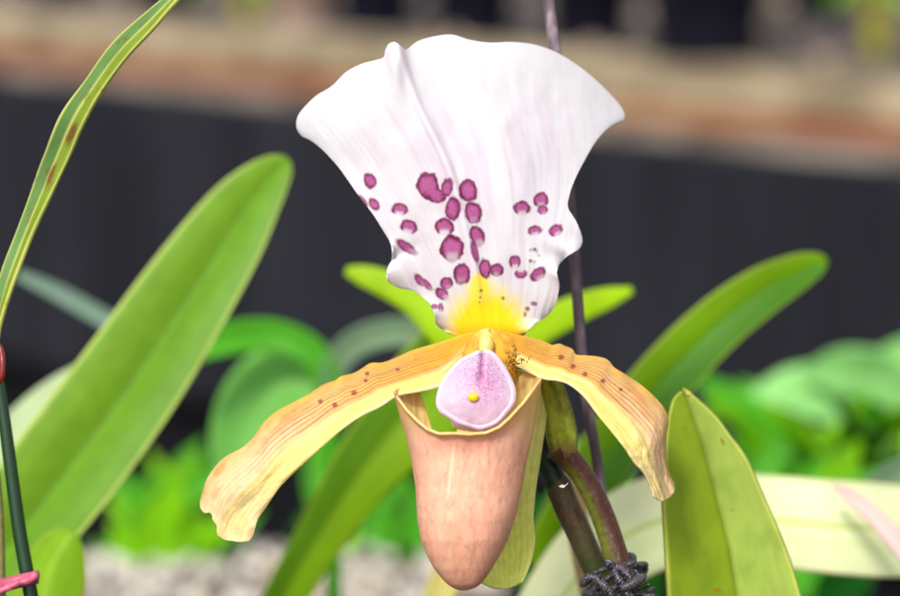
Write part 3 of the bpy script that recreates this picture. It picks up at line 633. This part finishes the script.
# ================================================================== MIDDLE-DISTANCE PLANTS
green = leafcol(S(82, 172, 34), S(110, 190, 50), S(112, 186, 50)); pale = leafcol(S(150, 212, 124), S(170, 222, 140), S(160, 216, 130)); vivid = leafcol(S(136, 206, 16), S(150, 212, 30), S(160, 212, 40)); deep = leafcol(S(24, 92, 22), S(34, 104, 26), S(34, 104, 26)); greyg = leafcol(S(120, 150, 112), S(130, 160, 120), S(140, 170, 140))
def plant(label, loc, leaves, group=None):
    r = empty('leafy_plant', W(*loc), label, 'plant', group)
    for (cf, pts, kw) in leaves: ribbon('leaf', pts, M_leaf_far, r, cf, seed=len(r.children), **kw)
    return r
D1 = 210
plant('blurred green plant with paired arching leaves left of the pouch', (330, 640, D1), [
    (green, [(330, 400, D1, 12), (322, 366, D1, 15), (300, 344, D1, 15), (262, 335, D1, 16), (218, 342, D1-4, 15), (180, 362, D1-8, 6)], dict(fold=.2)),
    (greyg, [(330, 400, D1, 10), (338, 362, D1, 13), (362, 340, D1, 14), (400, 332, D1, 14), (440, 338, D1, 13), (470, 350, D1, 6)], dict(fold=.2)),
    (leafcol(S(122, 196, 88), S(144, 206, 106), S(134, 202, 96)), [(330, 400, D1+4, 6), (322, 392, D1+8, 26), (290, 385, D1+12, 44), (262, 410, D1+14, 46), (240, 450, D1+16, 34), (222, 490, D1+18, 6)], dict(fold=.12, tilt=-15)),
    (green, [(334, 620, D1, 7), (333, 520, D1, 7), (330, 440, D1, 8), (330, 395, D1, 9)], dict(fold=.6)),
])
def clump(label, cx, cy, dd, specs, group):
    r = empty('leafy_plant', W(cx, cy, dd), label, 'plant', group)
    k = 0
    for (ax, ay, bx, by, hw, cf, dz) in specs:
        mx, my = (ax+bx)/2, (ay+by)/2; nx, ny = -(by-ay)*.12, (bx-ax)*.12
        if ny > 0: nx, ny = -nx, -ny
        ribbon('leaf', [(ax, ay, dd, hw*.35), (ax*.7+bx*.3+nx*.8, ay*.7+by*.3+ny*.8, dd+dz*.3, hw*.85), (mx+nx, my+ny, dd+dz*.5, hw), (ax*.25+bx*.75+nx*.8, ay*.25+by*.75+ny*.8, dd+dz*.8, hw*.8), (bx, by, dd+dz, hw*.08)], M_leaf_far, r, cf, fold=.25, tilt=(k*37) % 50-25, wave=.06, seed=k); k += 1
    return r
G1 = 'blurred leafy plants behind the flower'
clump('vivid yellow green low plant between the broad left leaf and the left petal tip', 165, 620, 480, [
    (160, 600, 100, 478, 15, green, 10), (165, 610, 150, 452, 18, vivid, -5), (170, 600, 212, 498, 22, vivid, 8), (175, 600, 250, 545, 14, green, 20), (155, 600, 90, 545, 14, green, 0), (170, 560, 205, 440, 13, green, 30), (165, 600, 176, 486, 22, vivid, -20), (140, 530, 235, 462, 14, green, 20), (110, 560, 180, 515, 13, deep, 40), (190, 600, 232, 520, 14, vivid, -10), (140, 500, 80, 470, 10, green, 0), (150, 560, 128, 500, 12, green, -20), (180, 520, 232, 478, 9, green, 0), (120, 590, 112, 520, 12, vivid, -10), (190, 590, 205, 520, 12, vivid, -20), (150, 560, 200, 455, 9, vivid, 0), (210, 600, 262, 510, 10, green, 0), (130, 560, 165, 470, 9, green, -10), (225, 600, 240, 535, 11, deep, 0), (140, 540, 105, 500, 8, vivid, 0)], G1)
clump('low mixed green plant under the left petal and beside the pouch', 390, 640, 480, [
    (390, 620, 262, 545, 14, deep, 20), (395, 620, 400, 505, 15, green, 0), (400, 610, 470, 480, 16, green, 10), (380, 620, 268, 575, 12, greyg, 0), (400, 610, 500, 540, 16, deep, 10), (330, 540, 345, 398, 14, green, 40), (300, 600, 325, 500, 13, deep, 30), (400, 590, 425, 520, 12, greyg, 10), (370, 560, 415, 450, 14, green, 20), (400, 560, 372, 505, 13, green, -10), (410, 590, 395, 540, 14, green, -30), (300, 590, 290, 545, 10, green, 0), (350, 590, 372, 480, 9, vivid, 0), (420, 590, 385, 455, 9, green, -10), (380, 600, 415, 560, 12, deep, -10), (340, 560, 300, 520, 8, green, 0)], G1)
clump('dark leaved plant seen between the pouch and the right petal', 560, 640, 300, [
    (560, 620, 520, 490, 16, deep, 10), (565, 620, 600, 440, 18, green, 0), (560, 620, 640, 500, 16, deep, 10), (560, 640, 520, 575, 16, green, 10), (600, 640, 660, 400, 18, green, 30), (610, 650, 660, 565, 34, leafcol(S(80, 176, 40), S(90, 180, 50), S(96, 184, 60)), -180), (590, 600, 560, 430, 15, vivid, 30), (600, 560, 640, 430, 16, vivid, 0), (590, 580, 610, 470, 14, deep, -20)], G1)
clump('big pale green leafed plant at the right edge', 850, 640, 400, [
    (905, 440, 748, 395, 30, pale, 0), (940, 420, 800, 372, 30, pale, -10), (960, 400, 880, 350, 22, pale, 0), (840, 560, 760, 420, 26, vivid, 10), (850, 560, 840, 400, 30, green, 0), (860, 560, 930, 420, 30, vivid, 0), (820, 560, 690, 372, 20, green, -15), (845, 560, 720, 470, 26, deep, 30), (880, 560, 780, 460, 26, green, -30), (850, 560, 905, 490, 30, green, -20), (820, 520, 740, 380, 20, green, 10), (900, 500, 820, 430, 24, vivid, -20), (860, 480, 800, 500, 14, vivid, -40), (850, 520, 775, 455, 13, pale, -20), (880, 540, 905, 430, 14, vivid, -50), (830, 540, 770, 510, 14, green, -30), (830, 450, 700, 415, 13, vivid, 0), (900, 480, 850, 395, 15, green, -40), (880, 470, 920, 400, 15, vivid, -40), (800, 520, 725, 440, 12, green, -20), (850, 500, 868, 392, 10, vivid, -60), (820, 500, 760, 405, 9, vivid, -50), (890, 520, 895, 440, 9, pale, -60), (870, 500, 830, 400, 8, deep, -70), (800, 500, 790, 430, 8, vivid, -60), (780, 500, 700, 395, 9, vivid, -40), (905, 470, 862, 430, 8, deep, -70)], G1)
clump('emerald plant filling the gap above the cream leaf', 760, 640, 330, [
    (760, 600, 700, 440, 24, deep, 10), (770, 600, 780, 440, 24, green, 0), (780, 600, 850, 450, 24, green, 10), (750, 600, 690, 500, 26, green, 20), (800, 600, 900, 470, 24, green, 0), (760, 620, 720, 560, 26, deep, -10), (820, 620, 880, 560, 26, deep, -10), (830, 590, 860, 440, 22, vivid, 10)], G1)
rb('grass_blade', [(840, 520, 150, 10), (870, 492, 150, 12), (900, 472, 150, 13), (950, 445, 150, 10)], 'greyish green blade at the right edge just above the cream leaf', greyg)

# ================================================================== THE STAGING
def box(name, c, sx, sy, sz, ang, mat, parent=None, bev=.003):
    import bmesh
    bm = bmesh.new(); bmesh.ops.create_cube(bm, size=1)
    for v in bm.verts: v.co = Vector((v.co.x*sx, v.co.y*sy, v.co.z*sz))
    bmesh.ops.bevel(bm, geom=bm.edges[:], offset=bev, segments=2, affect='EDGES')
    me = bpy.data.meshes.new(name); bm.to_mesh(me); bm.free(); me.materials.append(mat)
    o = bpy.data.objects.new(name, me); COL.objects.link(o)
    o.rotation_euler = (0, 0, ang)
    if parent is not None: o.parent = parent; o.location = Vector(c)-Vector(wpos(parent).tolist())
    else: o.location = c
    return o
M_ground = mat_noise('ground_soil', S(40, 34, 28), S(92, 80, 66), scale=9, rough=.95)
M_cloth = mat_noise('shade_cloth', S(29, 30, 35), S(39, 40, 46), scale=14, rough=.95, bump=.25, bdist=.003, stretch=(1, 1, .15), spec=.03)
M_top = mat_noise('edge_concrete', S(96, 84, 66), S(172, 156, 128), scale=14, rough=.9, c3=S(140, 124, 98), stretch=(1, 1, 3))
M_brick = mat_noise('edge_brick', S(128, 64, 36), S(158, 120, 88), scale=9, rough=.9, c3=S(144, 88, 56), stretch=(1, 1, 4))
M_low = mat_noise('edge_mortar', S(86, 78, 68), S(146, 136, 124), scale=12, rough=.9, stretch=(1, 1, 3))
M_bed = mat_noise('bed_gravel', S(38, 34, 36), S(96, 86, 86), scale=70, rough=.95, c3=S(76, 68, 68), bump=.6, bdist=.006)
M_pot = mat_noise('pot_plastic', S(14, 16, 30), S(22, 24, 40), scale=8, rough=.6, bump=0, spec=.15)
M_clay = mat_noise('pot_clay', S(150, 124, 112), S(176, 150, 138), scale=14, rough=.8)
M_soil = mat_noise('pot_soil', S(40, 30, 24), S(80, 64, 50), scale=60, rough=.95)
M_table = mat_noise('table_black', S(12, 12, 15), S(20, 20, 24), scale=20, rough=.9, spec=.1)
zt = CAM_Z-.278
A = ray_plane(0, 24, zt); B = ray_plane(900, 94, zt)          # front top edge of the far bed
dv = B-A; ang = math.atan2(dv[1], dv[0]); ux = np.array([math.cos(ang), math.sin(ang), 0]); uy = np.array([-math.sin(ang), math.cos(ang), 0])
mid_e = (A+B)/2
print('bench edge', A, B, math.degrees(ang))
gr = mesh_obj('ground', [(-60, -60, 0), (60, -60, 0), (60, 60, 0), (-60, 60, 0)], [[0, 1, 2, 3]], M_ground, smooth=False, origin=(0, 0, 0)); tag(gr, kind='structure')
bench = empty('raised_bed', mid_e-np.array([0, 0, zt]), 'weathered tan and brick red edging of the raised bed under the far pots', 'raised bed')
Lb = 6.0
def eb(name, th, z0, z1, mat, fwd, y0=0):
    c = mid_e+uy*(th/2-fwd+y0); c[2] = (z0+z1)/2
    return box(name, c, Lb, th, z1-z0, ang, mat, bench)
eb('capping', .13, zt-.026, zt, M_top, .0)
eb('brick_course', .11, zt-.047, zt-.0265, M_brick, -.004)
eb('mortar_course', .11, zt-.069, zt-.0475, M_low, -.002)
eb('bed_wall_shade', .08, 0.002, zt-.070, M_table, -.03)  # near-black wall below the cloth, standing in for deep shade among the plants
bs_ = mid_e+uy*(1.16); bs_[2] = zt-.02
o = box('gravel_bed', bs_, Lb, 2.02, .02, ang, M_bed); tag(o, kind='structure')
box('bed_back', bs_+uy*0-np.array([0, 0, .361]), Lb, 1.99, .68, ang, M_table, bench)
# hanging cloth with gentle folds, cut short above the black stand-in for shade
n1, n2 = 240, 30
xs = np.linspace(-3, 3, n1); zs = np.linspace(zt-.40, zt-.058, n2)
X, Z = np.meshgrid(xs, zs)
off = -.006-.010*fbm(X*5, Z*.8+3, 4)-.012*np.abs(np.sin(X*9))**6
P = mid_e[None, None]*np.array([1, 1, 0])+ux*X[..., None]+uy*off[..., None]; P[..., 2] = Z
o = grid_obj('shade_cloth', P, None, M_cloth, None, .001); tag(o, 'dark charcoal cloth hanging below the raised bed edge, behind all the plants', 'cloth')

# pots on the bed
def lathe(name, c, prof, mat, parent, n=40):
    a = np.linspace(0, 2*PI, n, endpoint=False)
    pr = np.array(prof); G = np.stack([pr[:, :1]*np.cos(a)[None], pr[:, :1]*np.sin(a)[None], pr[:, 1:]+0*a[None]], -1)+np.asarray(c)
    return grid_obj(name, G, None, mat, parent, 0, wrap=True)
def potted(px, py, wpx, label, mat, leaves, group=None, cf=None):
    b = ray_plane(px, py, zt-.01); D = np.linalg.norm(b-C0); r = wpx/2/F*D; h = r*2.0
    b[2] = zt-.010
    e = empty('potted_plant', b, label, 'potted plant', group)
    lathe('pot', b, [(0.001, 0), (r*.8, 0), (r*.84, .004), (r*1.0, h*.86), (r*1.08, h*.87), (r*1.1, h*.99), (r*1.04, h), (r*.98, h*.9), (r*.9, h*.5)], mat, e)
    lathe('soil', b+np.array([0, 0, h*.88]), [(.001, .003), (r*.5, .002), (r*.96, 0)], M_soil, e)
    for k in range(leaves):
        a = k*2.4+px; L_ = r*(2.2+1.2*random.random())
        t = np.linspace(0, 1, 14)[:, None]; u = np.linspace(-1, 1, 7)[None]
        cr = b+np.array([0, 0, h*.88])
        rad = L_*t*.75; zz = L_*(1.3*t-.75*t*t)
        w = r*.28*np.sin(np.clip(t*.93+.07, 0, 1)*PI)**.7
        G = np.stack([cr[0]+rad*math.cos(a)-u*w*math.sin(a), cr[1]+rad*math.sin(a)+u*w*math.cos(a), cr[2]+zz+np.abs(u)*w*.3], -1)
        uu, tt_ = np.meshgrid(np.linspace(-1, 1, 7), np.linspace(0, 1, 14))
        grid_obj('leaf', G, (cf or green)(uu, tt_, k), M_leaf_far, e, .001)
    return e
gp = 'black plastic pots on the far bed'
potted(165, 14, 60, 'black pot at the top left, just right of the arching leaf', M_pot, 5, gp)
potted(378, 32, 84, 'black pot on the far bed above the sepal tip, right of the tan pot', M_pot, 5, gp)
potted(474, 40, 88, 'black pot on the far bed, right above the middle of the white sepal', M_pot, 6, gp)
potted(590, 50, 88, 'black pot on the far bed, right of the top of the metal rod', M_pot, 6, gp)
potted(706, 68, 122, 'largest black pot on the far bed, above the right shoulder of the white sepal', M_pot, 6, gp)
potted(302, 30, 66, 'dull pinkish tan pot on the far bed, the only light coloured one', M_clay, 5)
potted(60, -2, 70, 'black pot at the far top left corner of the bed', M_pot, 5, gp)
potted(820, 20, 70, 'black pot near the top right, behind the yellow stemmed plant', M_pot, 5, gp)
# yellow-green plants growing on the bed
def bedplant(px, py, label, hpx, stem_w, cf, leaves):
    b = ray_plane(px, py, zt-.01); b[2] = zt-.012; D = np.linalg.norm(b-C0); s_ = D/F
    e = empty('bed_plant', b, label, 'plant')
    P = np.array([b+np.array([0.002*math.sin(k), 0, k/9*hpx*s_]) for k in range(10)])
    g = tube_np(P, np.linspace(stem_w, stem_w*.7, 10)*s_, 12); grid_obj('stem', g, np.broadcast_to(S(170, 164, 40), g.shape), M_leaf_far, e, 0, wrap=True, caps=True)
    for k in range(leaves):
        a = k*2.39+.4; z0 = hpx*s_*(.55+.4*k/leaves); L_ = 60*s_
        t = np.linspace(0, 1, 14)[:, None]; u = np.linspace(-1, 1, 5)[None]; w = 8*s_*np.sin(np.clip(t+.03, 0, 1)*PI)**.7
        G = np.stack([b[0]+L_*t*math.cos(a)-u*w*math.sin(a), b[1]+L_*t*math.sin(a)+u*w*math.cos(a), b[2]+z0+L_*(.7*t-.9*t*t)+np.abs(u)*w*.3], -1)
        uu, tt_ = np.meshgrid(np.linspace(-1, 1, 5), np.linspace(0, 1, 14)); grid_obj('leaf', G, cf(uu, tt_, k), M_leaf_far, e, .001)
bedplant(876, 55, 'yellow stemmed plant growing on the far bed in the top right corner', 90, 13, vivid, 9)
bedplant(246, 22, 'small yellow green plant on the far bed near the top of the arching leaf', 60, 9, vivid, 7)
# loose stones on the bed
ico = []
def stones(name, centers, rads, mats, label=None):
    import bmesh
    bm = bmesh.new(); bmesh.ops.create_icosphere(bm, subdivisions=2, radius=1)
    v0 = np.array([v.co[:] for v in bm.verts]); f0 = np.array([[v.index for v in f.verts] for f in bm.faces]); bm.free()
    Vs = []; Fs = []; mi = []; o = 0
    for k, (c, r) in enumerate(zip(centers, rads)):
        s3 = rng.uniform(.6, 1.2, 3); ph = rng.uniform(0, 6, 3)
        v = v0*s3*(1+.18*np.sin(v0[:, [1, 2, 0]]*2.5+ph)); v = v*r; q = rng.uniform(0, 6); cq, sq = math.cos(q), math.sin(q)
        v = np.stack([v[:, 0]*cq-v[:, 1]*sq, v[:, 0]*sq+v[:, 1]*cq, v[:, 2]], -1)+c
        Vs.append(v); Fs.append(f0+o); o += len(v0); mi += [rng.integers(0, len(mats))]*len(f0)
    ob = mesh_obj(name, np.vstack(Vs), np.vstack(Fs), mats[0], None)
    for m in mats[1:]: ob.data.materials.append(m)
    ob.data.polygons.foreach_set('material_index', mi); tag(ob, label, 'gravel', kind='stuff'); return ob
Ms = [mat_noise('stone_'+n, a, b, scale=90, rough=.85, bump=.2) for n, a, b in [('white', S(160, 154, 142), S(204, 198, 186)), ('grey', S(96, 92, 92), S(140, 134, 132)), ('tan', S(124, 106, 88), S(166, 144, 120)), ('dark', S(46, 42, 40), S(84, 76, 70))]]
cs = []
for k in range(1500):
    x = rng.uniform(-1.2, 1.2); y = rng.uniform(.14, 1.6); p = mid_e+ux*x+uy*y; p[2] = zt-.008; cs.append(p)
stones('bed_stones', cs, rng.uniform(.004, .012, 1500), [Ms[3], Ms[3], Ms[1], Ms[2]], 'loose grey and brown stones spread over the far bed')

# near table and the gravel tray on it
zg = CAM_Z-.300
tb = empty('table', (0, .42, 0), 'black staging table under the gravel tray at the bottom edge', 'table')
box('tabletop', (0, .30, zg-.035), 1.6, 1.24, .03, 0, M_table, tb)
for sx in (-.75, .75):
    for sy in (-.25, .86): box('leg', (sx, sy, (zg-.051)/2), .04, .04, zg-.053, 0, M_table, tb)
tl_ = ray_plane(75, 552, zg); tr = ray_plane(500, 552, zg)
tray = empty('gravel_tray', ((tl_[0]+tr[0])/2, tl_[1]-.1, zg-.02), 'shallow black tray filled with pale gravel at the bottom, left of the pouch', 'tray')
w = tr[0]-tl_[0]; cxm = (tl_[0]+tr[0])/2
box('tray_base', (cxm, tl_[1]-.12, zg-.014), w, .24, .010, 0, M_table, tray)
for (c, a, b) in [((cxm, tl_[1]+.004, zg-.008), w+.02, .006), ((cxm, tl_[1]-.244, zg-.008), w+.02, .006)]: box('tray_wall', c, a, b, .02, 0, M_table, tray, .001)
for sx in (tl_[0]-.004, tr[0]+.004): box('tray_wall', (sx, tl_[1]-.12, zg-.008), .006, .238, .02, 0, M_table, tray, .001)
cs = [np.array([rng.uniform(tl_[0], tr[0]), tl_[1]-.24*rng.random(), zg-.008+rng.uniform(0, .008)]) for k in range(6000)]
stones('gravel', cs, rng.uniform(.0018, .0046, 6000), [Ms[0], Ms[0], Ms[0], Ms[1], Ms[2], Ms[3]], 'pale mixed gravel filling the tray at the bottom left')

# ================================================================== LIGHT
EL, AZ = 45.0, 201.0      # sun behind the camera, up and to the left
w = bpy.data.worlds.new('World'); scene.world = w; w.use_nodes = True
nt = w.node_tree; bg = nt.nodes['Background']
sky = nt.nodes.new('ShaderNodeTexSky'); sky.sky_type = 'NISHITA'; sky.sun_disc = False
sky.sun_elevation = math.radians(EL); sky.air_density = 1.0; sky.dust_density = 3.0; sky.ozone_density = .6
hs = nt.nodes.new('ShaderNodeHueSaturation'); hs.inputs['Saturation'].default_value = .30
nt.links.new(sky.outputs[0], hs.inputs['Color']); nt.links.new(hs.outputs[0], bg.inputs['Color']); bg.inputs['Strength'].default_value = .10
az = math.radians(AZ)      # compass: 0 = +Y, clockwise
sdir = Vector((math.sin(az)*math.cos(math.radians(EL)), math.cos(az)*math.cos(math.radians(EL)), math.sin(math.radians(EL))))
sky.sun_rotation = az
sl_ = bpy.data.lights.new('sun', 'SUN'); sl_.energy = 1.5; sl_.angle = math.radians(11); sl_.color = (1, .965, .92)
so = bpy.data.objects.new('sun', sl_); COL.objects.link(so); so.rotation_euler = sdir.to_track_quat('Z', 'Y').to_euler()
scene.view_settings.view_transform = 'Standard'; scene.view_settings.look = 'None'
scene.view_settings.exposure = 1.12; scene.view_settings.gamma = 1
scene.render.engine = 'CYCLES'
